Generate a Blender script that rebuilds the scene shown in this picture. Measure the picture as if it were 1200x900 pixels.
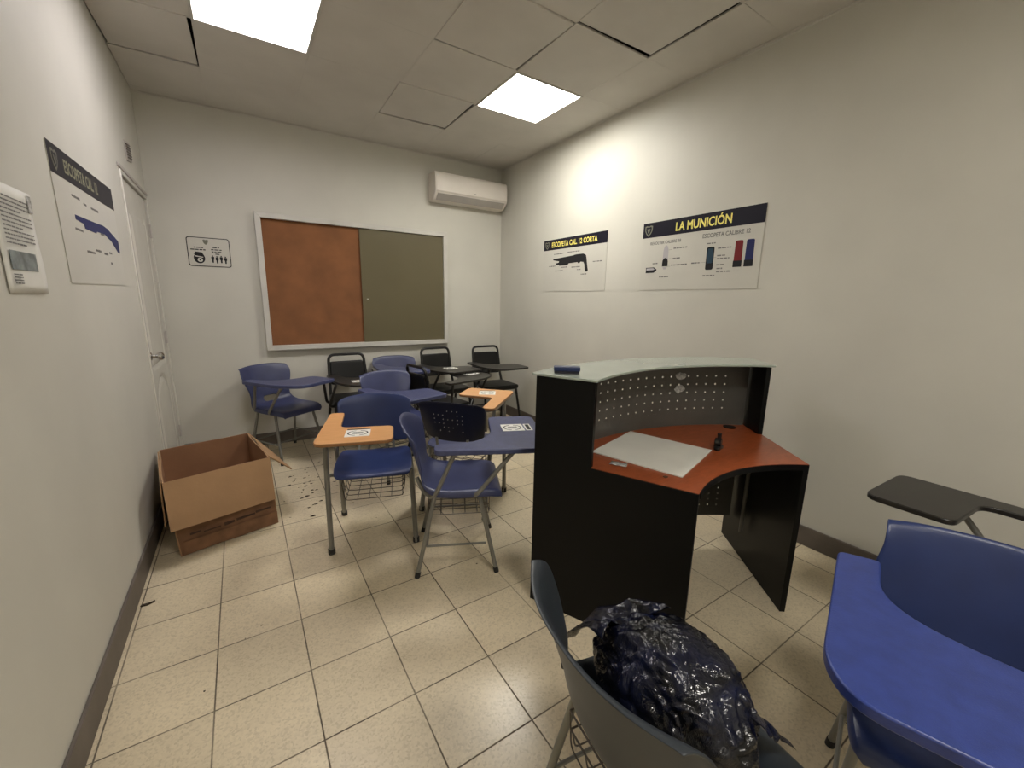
import bpy, bmesh, math, random
from math import sin, cos, pi, radians, atan2, hypot
from mathutils import Vector, Matrix, noise

for o in list(bpy.data.objects):
    bpy.data.objects.remove(o, do_unlink=True)
SC = bpy.context.scene
COL = SC.collection
random.seed(7)

# ------------------------------------------------------------------ camera
XL, XR, YB, YN, H = -0.527, 2.675, 4.388, -1.35, 2.855
CAMZ, YAW, PITCH, ROLL, FPX = 1.3894, 0.5789, 0.1999, 0.0181, 482.96
fw = Vector((sin(YAW) * cos(PITCH), cos(YAW) * cos(PITCH), -sin(PITCH)))
rt = Vector((cos(YAW), -sin(YAW), 0))
up = rt.cross(fw)
rt2 = cos(ROLL) * rt + sin(ROLL) * up
up2 = -sin(ROLL) * rt + cos(ROLL) * up
cam = bpy.data.cameras.new('camera')
camo = bpy.data.objects.new('camera', cam)
COL.objects.link(camo)
cam.sensor_fit = 'HORIZONTAL'
cam.sensor_width = 36
cam.lens = FPX / 1200 * 36
cam.clip_start = 0.02
m = Matrix((rt2, up2, -fw)).transposed().to_4x4()
m.translation = (0, 0, CAMZ)
camo.matrix_world = m
SC.camera = camo

# ------------------------------------------------------------------ world and exposure
w = bpy.data.worlds.new('world')
SC.world = w
w.use_nodes = True
w.node_tree.nodes['Background'].inputs[0].default_value = (0.5, 0.5, 0.5, 1)
w.node_tree.nodes['Background'].inputs[1].default_value = 0.02
SC.view_settings.view_transform = 'Standard'
SC.view_settings.look = 'None'
SC.view_settings.gamma = 1
SC.view_settings.use_curve_mapping = False
SC.view_settings.exposure = 1.9
LAMP_BRIGHT, LAMP_DIM, LAMP_ADDED_FILL = 10.6, 5.2, 12.4


# ------------------------------------------------------------------ materials
def new_mat(name):
    mt = bpy.data.materials.new(name)
    mt.use_nodes = True
    nt = mt.node_tree
    return mt, nt, nt.nodes['Principled BSDF']


def mat(name, col, rough=0.5, metal=0.0, var=0.06, scale=8.0, bump=0.0, bscale=200.0, coat=0.0, spec=0.5, emit=None, es=0.0):
    mt, nt, p = new_mat(name)
    N, L = nt.nodes, nt.links
    tc = N.new('ShaderNodeTexCoord')
    nz = N.new('ShaderNodeTexNoise')
    nz.inputs['Scale'].default_value = scale
    nz.inputs['Detail'].default_value = 5
    L.new(tc.outputs['Object'], nz.inputs['Vector'])
    cr = N.new('ShaderNodeValToRGB')
    cr.color_ramp.elements[0].position = .3
    cr.color_ramp.elements[1].position = .7
    cr.color_ramp.elements[0].color = (*[c * (1 - var) for c in col], 1)
    cr.color_ramp.elements[1].color = (*[min(1, c * (1 + var)) for c in col], 1)
    L.new(nz.outputs['Fac'], cr.inputs['Fac'])
    L.new(cr.outputs['Color'], p.inputs['Base Color'])
    p.inputs['Roughness'].default_value = rough
    p.inputs['Metallic'].default_value = metal
    p.inputs['Coat Weight'].default_value = coat
    p.inputs['Coat Roughness'].default_value = .15
    p.inputs['Specular IOR Level'].default_value = spec
    if bump:
        n2 = N.new('ShaderNodeTexNoise')
        n2.inputs['Scale'].default_value = bscale
        n2.inputs['Detail'].default_value = 4
        L.new(tc.outputs['Object'], n2.inputs['Vector'])
        b = N.new('ShaderNodeBump')
        b.inputs['Strength'].default_value = bump
        b.inputs['Distance'].default_value = .002
        L.new(n2.outputs['Fac'], b.inputs['Height'])
        L.new(b.outputs['Normal'], p.inputs['Normal'])
    if emit:
        p.inputs['Emission Color'].default_value = (*emit, 1)
        p.inputs['Emission Strength'].default_value = es
    return mt


def mnode(nt, op, a, b=None, c=None):
    n = nt.nodes.new('ShaderNodeMath')
    n.operation = op
    for i, v in enumerate((a, b, c)):
        if v is None:
            continue
        if isinstance(v, (int, float)):
            n.inputs[i].default_value = v
        else:
            nt.links.new(v, n.inputs[i])
    return n.outputs[0]


def floor_material():
    mt, nt, p = new_mat('floor terrazzo tile')
    N, L = nt.nodes, nt.links
    tc = N.new('ShaderNodeTexCoord')
    sep = N.new('ShaderNodeSeparateXYZ')
    L.new(tc.outputs['Object'], sep.inputs[0])
    ux = mnode(nt, 'DIVIDE', mnode(nt, 'ADD', sep.outputs[0], 0.2014 + 6.0), 0.3)
    uy = mnode(nt, 'DIVIDE', mnode(nt, 'ADD', sep.outputs[1], -1.807 + 6.0), 0.3)

    def edge(u):
        f = mnode(nt, 'FRACT', u)
        d = mnode(nt, 'ABSOLUTE', mnode(nt, 'SUBTRACT', f, 0.5))
        return mnode(nt, 'SUBTRACT', 0.5, d)
    nz0 = N.new('ShaderNodeTexNoise')
    nz0.inputs['Scale'].default_value = 60
    L.new(tc.outputs['Object'], nz0.inputs['Vector'])
    e = mnode(nt, 'MINIMUM', edge(ux), edge(uy))
    e = mnode(nt, 'ADD', e, mnode(nt, 'MULTIPLY', mnode(nt, 'SUBTRACT', nz0.outputs['Fac'], .5), .006))
    # worn grout: width varies over the floor
    nzw = N.new('ShaderNodeTexNoise')
    nzw.inputs['Scale'].default_value = 2.3
    L.new(tc.outputs['Object'], nzw.inputs['Vector'])
    mr = N.new('ShaderNodeMapRange')
    mr.inputs['From Min'].default_value = .005
    mr.inputs['From Max'].default_value = .011
    mr.inputs['To Min'].default_value = 1
    mr.inputs['To Max'].default_value = 0
    L.new(e, mr.inputs['Value'])
    grout = mnode(nt, 'MULTIPLY', mr.outputs[0], mnode(nt, 'MINIMUM', mnode(nt, 'MULTIPLY', nzw.outputs['Fac'], 1.75), 1.0))
    # per tile tone
    comb = N.new('ShaderNodeCombineXYZ')
    L.new(mnode(nt, 'FLOOR', ux), comb.inputs[0])
    L.new(mnode(nt, 'FLOOR', uy), comb.inputs[1])
    wn = N.new('ShaderNodeTexWhiteNoise')
    L.new(comb.outputs[0], wn.inputs['Vector'])
    # speckles
    vo = N.new('ShaderNodeTexVoronoi')
    vo.inputs['Scale'].default_value = 150
    L.new(tc.outputs['Object'], vo.inputs['Vector'])
    big = N.new('ShaderNodeTexNoise')
    big.inputs['Scale'].default_value = 3.5
    big.inputs['Detail'].default_value = 6
    L.new(tc.outputs['Object'], big.inputs['Vector'])
    cr = N.new('ShaderNodeValToRGB')
    cr.color_ramp.elements[0].position = 0.0
    cr.color_ramp.elements[0].color = (0.32, 0.265, 0.18, 1)
    cr.color_ramp.elements[1].position = 1.0
    cr.color_ramp.elements[1].color = (0.76, 0.66, 0.475, 1)
    e2 = cr.color_ramp.elements.new(.35)
    e2.color = (0.62, 0.53, 0.375, 1)
    vsep = N.new('ShaderNodeSeparateColor')
    L.new(vo.outputs['Color'], vsep.inputs[0])
    L.new(vsep.outputs[0], cr.inputs['Fac'])
    mx = N.new('ShaderNodeMix')
    mx.data_type = 'RGBA'
    mx.inputs[0].default_value = .68
    mx.inputs[7].default_value = (0.66, 0.565, 0.40, 1)
    L.new(cr.outputs['Color'], mx.inputs[6])
    tone = mnode(nt, 'ADD', mnode(nt, 'MULTIPLY', wn.outputs['Value'], .12), mnode(nt, 'MULTIPLY', big.outputs['Fac'], .34))
    tone = mnode(nt, 'ADD', tone, .72)
    mul = N.new('ShaderNodeMix')
    mul.data_type = 'RGBA'
    mul.blend_type = 'MULTIPLY'
    mul.inputs[0].default_value = 1
    cc = N.new('ShaderNodeCombineColor')
    for i in range(3):
        L.new(tone, cc.inputs[i])
    L.new(mx.outputs[2], mul.inputs[6])
    L.new(cc.outputs[0], mul.inputs[7])
    gm = N.new('ShaderNodeMix')
    gm.data_type = 'RGBA'
    gm.inputs[7].default_value = (0.085, 0.065, 0.045, 1)
    L.new(grout, gm.inputs[0])
    L.new(mul.outputs[2], gm.inputs[6])
    L.new(gm.outputs[2], p.inputs['Base Color'])
    rg = mnode(nt, 'ADD', mnode(nt, 'MULTIPLY', big.outputs['Fac'], .25), .22)
    L.new(mnode(nt, 'ADD', rg, mnode(nt, 'MULTIPLY', grout, .4)), p.inputs['Roughness'])
    b = N.new('ShaderNodeBump')
    b.inputs['Strength'].default_value = .4
    b.inputs['Distance'].default_value = .002
    L.new(mnode(nt, 'SUBTRACT', 1.0, grout), b.inputs['Height'])
    L.new(b.outputs['Normal'], p.inputs['Normal'])
    return mt


def wood_mat(name, c1, c2, rough=.35, sc=(2, 18, 2)):
    mt, nt, p = new_mat(name)
    N, L = nt.nodes, nt.links
    tc = N.new('ShaderNodeTexCoord')
    mp = N.new('ShaderNodeMapping')
    mp.inputs['Scale'].default_value = sc
    nz = N.new('ShaderNodeTexNoise')
    nz.inputs['Scale'].default_value = 6
    nz.inputs['Detail'].default_value = 6
    nz.inputs['Distortion'].default_value = .6
    L.new(tc.outputs['Object'], mp.inputs[0])
    L.new(mp.outputs[0], nz.inputs['Vector'])
    cr = N.new('ShaderNodeValToRGB')
    cr.color_ramp.elements[0].position = .35
    cr.color_ramp.elements[1].position = .7
    cr.color_ramp.elements[0].color = (*c1, 1)
    cr.color_ramp.elements[1].color = (*c2, 1)
    L.new(nz.outputs['Fac'], cr.inputs['Fac'])
    L.new(cr.outputs['Color'], p.inputs['Base Color'])
    p.inputs['Roughness'].default_value = rough
    return mt


M = {}
M['wall'] = mat('painted wall plaster', (0.58, 0.565, 0.505), .55, var=.04, scale=2.2, bump=.12, bscale=90)
M['ceil'] = mat('ceiling panel', (0.60, 0.575, 0.53), .8, var=.05, scale=3, bump=.2, bscale=160)
M['tbar'] = mat('ceiling bar paint', (0.58, 0.555, 0.51), .6)
M['plenum'] = mat('dark void above ceiling', (0.02, 0.018, 0.016), .95)
M['floor'] = floor_material()
M['base'] = mat('brown vinyl baseboard', (0.12, 0.10, 0.085), .5, var=.15)
M['door'] = mat('white gloss door paint', (0.60, 0.58, 0.52), .25, var=.03)
M['chrome'] = mat('brushed steel', (0.55, 0.54, 0.52), .22, metal=1)
M['alu'] = mat('white aluminium frame', (0.56, 0.545, 0.50), .35, var=.05)
M['cork'] = mat('cork', (0.22, 0.090, 0.034), .9, var=.16, scale=5, bump=.5, bscale=350)
M['whiteplastic'] = mat('cream white plastic', (0.74, 0.69, 0.63), .35, var=.02)
M['greyplastic'] = mat('grey vent plastic', (0.42, 0.39, 0.36), .5)
M['darkslot'] = mat('dark slot', (0.05, 0.045, 0.04), .8)
M['poster'] = mat('poster board white', (0.56, 0.545, 0.49), .4, var=.04, scale=3)
M['navy'] = mat('poster navy print', (0.014, 0.013, 0.022), .4, spec=.15)
M['yellow'] = mat('poster yellow print', (0.85, 0.75, 0.18), .4)
M['ink'] = mat('black print', (0.02, 0.02, 0.022), .5, spec=.15)
M['greyink'] = mat('grey caption print', (0.16, 0.155, 0.15), .6)
M['badge'] = mat('grey green badge print', (0.17, 0.17, 0.13), .5)
M['inkred'] = mat('dark red print', (0.17, 0.022, 0.025), .5, spec=.15)
M['inkblue'] = mat('blue print', (0.025, 0.03, 0.11), .5, spec=.15)
M['inkteal'] = mat('dark teal print', (0.03, 0.06, 0.09), .5, spec=.15)
M['silver'] = mat('grey silver print', (0.42, 0.40, 0.42), .5)
M['photo'] = mat('printed photo', (0.22, 0.25, 0.25), .5, var=.5, scale=22)
M['paper'] = mat('white paper', (0.72, 0.71, 0.66), .6, var=.03)
M['blue'] = mat('periwinkle blue moulded plastic', (0.040, 0.048, 0.118), .38, var=.12, scale=9, bump=.15, bscale=400)
M['bluedeep'] = mat('deep blue moulded plastic', (0.012, 0.026, 0.105), .4, var=.12, scale=9, bump=.15, bscale=400)
M['navyplastic'] = mat('dark navy moulded plastic', (0.003, 0.005, 0.020), .4, var=.1, scale=9)
M['charcoal'] = mat('charcoal blue moulded plastic', (0.020, 0.026, 0.034), .42, var=.1, scale=9, bump=.1, bscale=400)
M['bluetab'] = mat('blue textured tablet plastic', (0.052, 0.062, 0.145), .33, var=.14, scale=30, bump=.35, bscale=300)
M['blacktab'] = mat('black laminate tablet', (0.018, 0.016, 0.014), .3, var=.15, scale=20, spec=.35)
M['woodtab'] = wood_mat('light maple laminate', (0.60, 0.305, 0.12), (0.68, 0.365, 0.16), .35)
M['woodedge'] = wood_mat('maple laminate edge', (0.24, 0.11, 0.04), (0.28, 0.14, 0.05), .4)
M['steel'] = mat('grey painted tube steel', (0.21, 0.205, 0.185), .35, metal=.35, var=.1)
M['wire'] = mat('dark basket wire', (0.10, 0.085, 0.07), .45, metal=.6)
M['black'] = mat('black enamel tube', (0.009, 0.009, 0.009), .3)
M['vinyl'] = mat('black vinyl upholstery', (0.007, 0.007, 0.007), .38, bump=.2, bscale=250, spec=.3)
M['rubber'] = mat('black rubber foot', (0.015, 0.015, 0.015), .7)
M['deskblack'] = mat('black laminate board', (0.003, 0.003, 0.003), .38, var=.1, spec=.18)
M['headolive'] = mat('faded olive lettering', (0.25, 0.25, 0.16), .5)
M['bluetabdeep'] = mat('deep blue textured tablet plastic', (0.026, 0.046, 0.21), .33, var=.14, scale=30, bump=.35, bscale=300)
M['cherry'] = wood_mat('cherry laminate', (0.24, 0.054, 0.016), (0.33, 0.078, 0.025), .28, (3, 9, 3))
M['sheet'] = mat('grey perforated sheet metal', (0.105, 0.10, 0.09), .42, metal=.3, var=.1)
M['mint'] = mat('milky mint glass', (0.36, 0.41, 0.36), .12, var=.03, coat=.3)
M['whiteboard'] = mat('white melamine sheet', (0.72, 0.71, 0.66), .35, var=.05, scale=6)
M['eraser'] = mat('blue felt eraser body', (0.010, 0.022, 0.085), .45)
M['felt'] = mat('dark felt', (0.02, 0.02, 0.03), .9)
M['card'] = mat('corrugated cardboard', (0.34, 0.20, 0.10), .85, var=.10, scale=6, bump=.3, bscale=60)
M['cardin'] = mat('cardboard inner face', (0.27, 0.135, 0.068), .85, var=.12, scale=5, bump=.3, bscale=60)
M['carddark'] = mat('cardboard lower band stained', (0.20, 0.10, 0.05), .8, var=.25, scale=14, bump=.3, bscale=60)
M['stain'] = mat('dark brown scuff', (0.06, 0.03, 0.018), .8, var=.3, scale=30)
M['debris'] = mat('dark leaf litter', (0.05, 0.035, 0.022), .9, var=.4, scale=60)
M['tape'] = mat('clear packing tape', (0.42, 0.42, 0.41), .15, var=.5, scale=70, coat=.6)


def emis(name, col, s):
    mt = bpy.data.materials.new(name)
    mt.use_nodes = True
    nt = mt.node_tree
    nt.nodes.clear()
    o = nt.nodes.new('ShaderNodeOutputMaterial')
    e = nt.nodes.new('ShaderNodeEmission')
    e.inputs[0].default_value = (*col, 1)
    e.inputs[1].default_value = s
    nt.links.new(e.outputs[0], o.inputs[0])
    return mt


M['ledbright'] = emis('lit diffuser bright', (1.0, 0.965, 0.88), LAMP_BRIGHT)
M['leddim'] = emis('lit diffuser dim lavender', (1.0, 0.94, 0.97), LAMP_DIM)
M['ledrear'] = emis('added rear fill diffuser', (1.0, 0.95, 0.86), LAMP_ADDED_FILL)  # glow of the added fill panel, no known lamp


def glass_pane():
    mt = bpy.data.materials.new('dusty tinted sliding pane')
    mt.use_nodes = True
    nt = mt.node_tree
    p = nt.nodes['Principled BSDF']
    p.inputs['Base Color'].default_value = (0.155, 0.132, 0.075, 1)
    p.inputs['Roughness'].default_value = .3
    tr = nt.nodes.new('ShaderNodeBsdfTransparent')
    tr.inputs[0].default_value = (.55, .6, .5, 1)
    mx = nt.nodes.new('ShaderNodeMixShader')
    nz = nt.nodes.new('ShaderNodeTexNoise')
    nz.inputs['Scale'].default_value = 2
    tc = nt.nodes.new('ShaderNodeTexCoord')
    nt.links.new(tc.outputs['Object'], nz.inputs['Vector'])
    v = mnode(nt, 'ADD', mnode(nt, 'MULTIPLY', nz.outputs['Fac'], .12), .10)
    nt.links.new(v, mx.inputs[0])
    nt.links.new(p.outputs[0], mx.inputs[1])
    nt.links.new(tr.outputs[0], mx.inputs[2])
    nt.links.new(mx.outputs[0], nt.nodes['Material Output'].inputs[0])
    return mt


M['pane'] = glass_pane()


def bag_material():
    mt, nt, p = new_mat('black crinkled bag film')
    N, L = nt.nodes, nt.links
    tc = N.new('ShaderNodeTexCoord')
    v = N.new('ShaderNodeTexNoise')
    v.inputs['Scale'].default_value = 9
    v.inputs['Detail'].default_value = 3
    v.inputs['Distortion'].default_value = 1.2
    L.new(tc.outputs['Object'], v.inputs['Vector'])
    cr = N.new('ShaderNodeValToRGB')
    cr.color_ramp.elements[0].position = .42
    cr.color_ramp.elements[1].position = .72
    cr.color_ramp.elements[0].color = (0.002, 0.002, 0.003, 1)
    cr.color_ramp.elements[1].color = (0.005, 0.008, 0.032, 1)
    L.new(v.outputs['Fac'], cr.inputs['Fac'])
    L.new(cr.outputs['Color'], p.inputs['Base Color'])
    p.inputs['Roughness'].default_value = .13
    p.inputs['Coat Weight'].default_value = .15
    p.inputs['Specular IOR Level'].default_value = .42
    p.inputs['Coat Roughness'].default_value = .08
    n2 = N.new('ShaderNodeTexVoronoi')
    n2.feature = 'DISTANCE_TO_EDGE'
    n2.inputs['Scale'].default_value = 26
    n3 = N.new('ShaderNodeTexNoise')
    n3.inputs['Scale'].default_value = 9
    n3.inputs['Distortion'].default_value = 2.5
    L.new(tc.outputs['Object'], n3.inputs['Vector'])
    L.new(n3.outputs['Color'], n2.inputs['Vector'])
    b = N.new('ShaderNodeBump')
    b.inputs['Strength'].default_value = .22
    b.inputs['Distance'].default_value = .012
    L.new(n2.outputs['Distance'], b.inputs['Height'])
    b2 = N.new('ShaderNodeBump')
    b2.inputs['Strength'].default_value = .2
    b2.inputs['Distance'].default_value = .012
    L.new(n3.outputs['Fac'], b2.inputs['Height'])
    L.new(b.outputs['Normal'], b2.inputs['Normal'])
    L.new(b2.outputs['Normal'], p.inputs['Normal'])
    L.new(b2.outputs['Normal'], p.inputs['Coat Normal'])
    return mt


M['bag'] = bag_material()


# ------------------------------------------------------------------ mesh helpers
class MB:
    """collects geometry and links it as ONE mesh object"""

    def __init__(s):
        s.v, s.f, s.mi = [], [], []

    def add(s, vs, fs, mi=0, mtx=None):
        n = len(s.v)
        for v in vs:
            v = Vector(v)
            s.v.append(mtx @ v if mtx else v)
        for f in fs:
            s.f.append([i + n for i in f])
            s.mi.append(mi)
        return s

    def box(s, c, d, mi=0, mtx=None):
        x, y, z = c
        a, b, e = d[0] / 2, d[1] / 2, d[2] / 2
        vs = [(x + i * a, y + j * b, z + k * e) for i in (-1, 1) for j in (-1, 1) for k in (-1, 1)]
        fs = [(0, 1, 3, 2), (4, 6, 7, 5), (0, 4, 5, 1), (2, 3, 7, 6), (0, 2, 6, 4), (1, 5, 7, 3)]
        return s.add(vs, fs, mi, mtx)

    def prism(s, poly, z0, z1, mi=0, mtx=None, side=None):
        """poly: 2d outline ccw, extruded z0..z1"""
        n = len(poly)
        a = sum(poly[i][0] * poly[(i + 1) % n][1] - poly[(i + 1) % n][0] * poly[i][1] for i in range(n))
        if a < 0:
            poly = poly[::-1]
        vs = [(p[0], p[1], z0) for p in poly] + [(p[0], p[1], z1) for p in poly]
        s.add(vs, [list(range(n))[::-1], list(range(n, 2 * n))], mi, mtx)
        k = len(s.v) - 2 * n
        for i in range(n):
            j = (i + 1) % n
            s.f.append([k + i, k + j, k + n + j, k + n + i])
            s.mi.append(mi if side is None else side)
        return s

    def tube(s, pts, r, seg=10, mi=0, cap=True, closed=False, flat=1.0):
        pts = [Vector(p) for p in pts]
        n = len(pts)
        rings = []
        tprev = None
        nrm = None
        for i, p in enumerate(pts):
            if closed:
                t = (pts[(i + 1) % n] - pts[i - 1]).normalized()
            elif i == 0:
                t = (pts[1] - p).normalized()
            elif i == n - 1:
                t = (p - pts[i - 1]).normalized()
            else:
                t = ((pts[i + 1] - p).normalized() + (p - pts[i - 1]).normalized()).normalized()
            if nrm is None:
                a = Vector((0, 0, 1)) if abs(t.z) < .9 else Vector((1, 0, 0))
                nrm = (a - t * a.dot(t)).normalized()
            else:
                q = tprev.rotation_difference(t)
                nrm = q @ nrm
                nrm = (nrm - t * nrm.dot(t)).normalized()
            tprev = t
            b = t.cross(nrm)
            rr = r[i] if isinstance(r, (list, tuple)) else r
            rings.append([p + (nrm * cos(2 * pi * k / seg) + b * sin(2 * pi * k / seg) * flat) * rr for k in range(seg)])
        base = len(s.v)
        for R_ in rings:
            s.v.extend(R_)
        for i in range(n if closed else n - 1):
            for k in range(seg):
                j = (i + 1) % n
                s.f.append([base + i * seg + k, base + i * seg + (k + 1) % seg, base + j * seg + (k + 1) % seg, base + j * seg + k])
                s.mi.append(mi)
        if cap and not closed:
            s.f.append([base + k for k in range(seg)][::-1])
            s.mi.append(mi)
            s.f.append([base + (n - 1) * seg + k for k in range(seg)])
            s.mi.append(mi)
        return s

    def grid(s, P, mi=0, holes=()):
        """P[i][j] vectors"""
        base = len(s.v)
        a, b = len(P), len(P[0])
        for row in P:
            s.v.extend([Vector(q) for q in row])
        for i in range(a - 1):
            for j in range(b - 1):
                if (i, j) in holes:
                    continue
                s.f.append([base + i * b + j, base + i * b + j + 1, base + (i + 1) * b + j + 1, base + (i + 1) * b + j])
                s.mi.append(mi)
        return s

    def build(s, name, mats, parent=None, bevel=0, smooth=35, seg=2, solid=0, sub=0):
        me = bpy.data.meshes.new(name)
        me.from_pydata([tuple(v) for v in s.v], [], s.f)
        if not isinstance(mats, (list, tuple)):
            mats = [mats]
        for q in mats:
            me.materials.append(q)
        for p, mi in zip(me.polygons, s.mi):
            p.material_index = mi
        bm = bmesh.new()
        bm.from_mesh(me)
        bmesh.ops.recalc_face_normals(bm, faces=bm.faces)
        bm.to_mesh(me)
        bm.free()
        me.update()
        if smooth:
            me.shade_smooth()
            me.set_sharp_from_angle(angle=radians(smooth))
        o = bpy.data.objects.new(name, me)
        COL.objects.link(o)
        if parent is not None:
            o.parent = parent
        if solid:
            md = o.modifiers.new('solid', 'SOLIDIFY')
            md.thickness = solid
            md.offset = -1
        if sub:
            md = o.modifiers.new('sub', 'SUBSURF')
            md.levels = sub
            md.render_levels = sub
            me.shade_smooth()
        if bevel:
            md = o.modifiers.new('bevel', 'BEVEL')
            md.width = bevel
            md.segments = seg
            md.limit_method = 'ANGLE'
            md.angle_limit = radians(40)
        return o


def tag(o, label=None, cat=None, group=None, kind=None):
    if label:
        o['label'] = label
    if cat:
        o['category'] = cat
    if group:
        o['group'] = group
    if kind:
        o['kind'] = kind
    return o


def thing(name, label, cat, loc=(0, 0, 0), rz=0.0, group=None, mtx=None):
    o = bpy.data.objects.new(name, None)
    o.empty_display_size = .1
    COL.objects.link(o)
    if mtx is not None:
        o.matrix_world = mtx
    else:
        o.location = loc
        o.rotation_euler = (0, 0, rz)
    return tag(o, label, cat, group)


def struct(mb, name, mats, label, cat, parent=None, **k):
    o = mb.build(name, mats, parent, **k)
    if parent is None:
        tag(o, label, cat, kind='structure')
    return o


def rounded(poly, rad, n=6):
    """round the corners of a 2d polygon; rad scalar or list"""
    out = []
    m_ = len(poly)
    for i in range(m_):
        p0, p1, p2 = Vector(poly[i - 1]), Vector(poly[i]), Vector(poly[(i + 1) % m_])
        r = rad[i] if isinstance(rad, (list, tuple)) else rad
        d0, d2 = p0 - p1, p2 - p1
        r0 = min(r, d0.length * .49)
        r2 = min(r, d2.length * .49)
        a, b = p1 + d0.normalized() * r0, p1 + d2.normalized() * r2
        if r <= 0:
            out.append(tuple(p1))
            continue
        for k in range(n + 1):
            t = k / n
            q = a * (1 - t) ** 2 + p1 * 2 * t * (1 - t) + b * t * t
            out.append(tuple(q))
    return out


def smooth_path(pts, rad=.03, n=5):
    pts = [Vector(p) for p in pts]
    out = [pts[0]]
    for i in range(1, len(pts) - 1):
        d0, d2 = pts[i - 1] - pts[i], pts[i + 1] - pts[i]
        a = pts[i] + d0.normalized() * min(rad, d0.length * .48)
        b = pts[i] + d2.normalized() * min(rad, d2.length * .48)
        for k in range(n + 1):
            t = k / n
            out.append(a * (1 - t) ** 2 + pts[i] * 2 * t * (1 - t) + b * t * t)
    out.append(pts[-1])
    return out


def text_mesh(name, body, size, matl, parent, x, y, z, align='LEFT', bold=0.0, sx=1.0):
    cu = bpy.data.curves.new(name, 'FONT')
    cu.body = body
    cu.size = size
    cu.align_x = align
    cu.offset = bold
    cu.resolution_u = 3
    tmp = bpy.data.objects.new('tmp', cu)
    COL.objects.link(tmp)
    dg = bpy.context.evaluated_depsgraph_get()
    me = bpy.data.meshes.new_from_object(tmp.evaluated_get(dg))
    bpy.data.objects.remove(tmp, do_unlink=True)
    bpy.data.curves.remove(cu)
    me.materials.clear()
    me.materials.append(matl)
    me.transform(Matrix.Diagonal((sx, 1, 1, 1)))
    o = bpy.data.objects.new(name, me)
    COL.objects.link(o)
    o.parent = parent
    o.location = (x, y, z)
    return o


# ------------------------------------------------------------------ room shell
T = .12
# floor
MB().box(((XL + XR) / 2, (YB + YN) / 2, -T / 2), (XR - XL + 2 * T, YB - YN + 2 * T, T))
fl = MB().box(((XL + XR) / 2, (YB + YN) / 2, -T / 2), (XR - XL + 2 * T, YB - YN + 2 * T, T))
struct(fl, 'floor', M['floor'], 'beige speckled terrazzo tile floor with dark grout lines', 'floor', smooth=0)
# walls
DY0, DY1, DZ = 3.485, 4.345, 2.115       # door opening in the left wall
wl = MB()
wl.box((XL - T / 2, (YN + DY0) / 2, (H + .3) / 2), (T, DY0 - YN, H + .3))
wl.box((XL - T / 2, (DY1 + YB) / 2, (H + .3) / 2), (T, YB - DY1, H + .3))
wl.box((XL - T / 2, (DY0 + DY1) / 2, (DZ + H + .3) / 2), (T, DY1 - DY0, H + .3 - DZ))
struct(wl, 'wall_left', M['wall'], 'pale grey painted wall on the left with the door', 'wall', smooth=0)
struct(MB().box((XR + T / 2, (YN + YB) / 2, (H + .3) / 2), (T, YB - YN, H + .3)), 'wall_right', M['wall'], 'pale grey painted wall on the right with two posters', 'wall', smooth=0)
struct(MB().box(((XL + XR) / 2, YB + T / 2, (H + .3) / 2), (XR - XL + 2 * T, T, H + .3)), 'wall_back', M['wall'], 'pale grey painted back wall with the cork board', 'wall', smooth=0)
struct(MB().box(((XL + XR) / 2, YN - T / 2, (H + .3) / 2), (XR - XL + 2 * T, T, H + .3)), 'wall_front', M['wall'], 'plain painted wall behind the viewpoint', 'wall', smooth=0)
# baseboards
bt, bh = .012, .118
struct(MB().box((XL + bt / 2, (YN + DY0 - .03) / 2, bh / 2), (bt, DY0 - .03 - YN, bh)), 'baseboard_left', M['base'], 'brown baseboard along the left wall', 'baseboard', bevel=.003)
struct(MB().box((XR - bt / 2, (YN + YB) / 2, bh / 2), (bt, YB - YN, bh)), 'baseboard_right', M['base'], 'brown baseboard along the right wall', 'baseboard', bevel=.003)
struct(MB().box(((XL + XR) / 2, YB - bt / 2, bh / 2), (XR - XL - 2 * bt, bt, bh)), 'baseboard_back', M['base'], 'brown baseboard along the back wall', 'baseboard', bevel=.003)

# ceiling: lay-in panels on a shallow grid, a few of them shifted and leaving dark gaps
GX, GY, G = -0.08, 2.55, 0.58
ce = MB()
lights = {(0, 0): 'dim', (3, 0): 'bright'}
ADDED_FILL_CELL = (1, -6)  # ceiling cell that takes the added fill panel
shift = {(-1, 1): (-.002, -.015, -1.3), (2, 1): (-.010, -.022, -1.8), (3, -2): (-.018, -.017, -1.7), (2, -1): (-.006, -.004, .8), (4, -3): (-.006, .004, .5)}
for i in range(-2, 6):
    for j in range(-8, 5):
        x0, y0 = GX + i * G, GY + j * G
        x1, y1 = x0 + G, y0 + G
        cx0, cx1, cy0, cy1 = max(x0, XL), min(x1, XR), max(y0, YN), min(y1, YB)
        if cx1 - cx0 < .02 or cy1 - cy0 < .02 or (i, j) in lights or (i, j) == ADDED_FILL_CELL:
            continue
        g = .0045
        px, py, pw, ph = (cx0 + cx1) / 2, (cy0 + cy1) / 2, cx1 - cx0 - g, cy1 - cy0 - g
        lift = random.uniform(0, .0015)
        mt = Matrix.Translation((px, py, H + .008 + lift))
        if (i, j) in shift:
            dx, dy, rz = shift[(i, j)]
            mt = Matrix.Translation((px + dx, py + dy, H + .004)) @ Matrix.Rotation(radians(rz), 4, 'Z') @ Matrix.Rotation(radians(.7), 4, 'X')
            pw -= .012
            ph -= .012
        ce.box((0, 0, 0), (pw, ph, .012), 0, mt)
ce.box(((XL + XR) / 2, (YN + YB) / 2, H + .16), (XR - XL, YB - YN, .02), 1)
struct(ce, 'ceiling', [M['ceil'], M['plenum']], 'grey suspended ceiling of square panels with a few open gaps', 'ceiling', bevel=.002, seg=1)
gr = MB()
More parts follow.
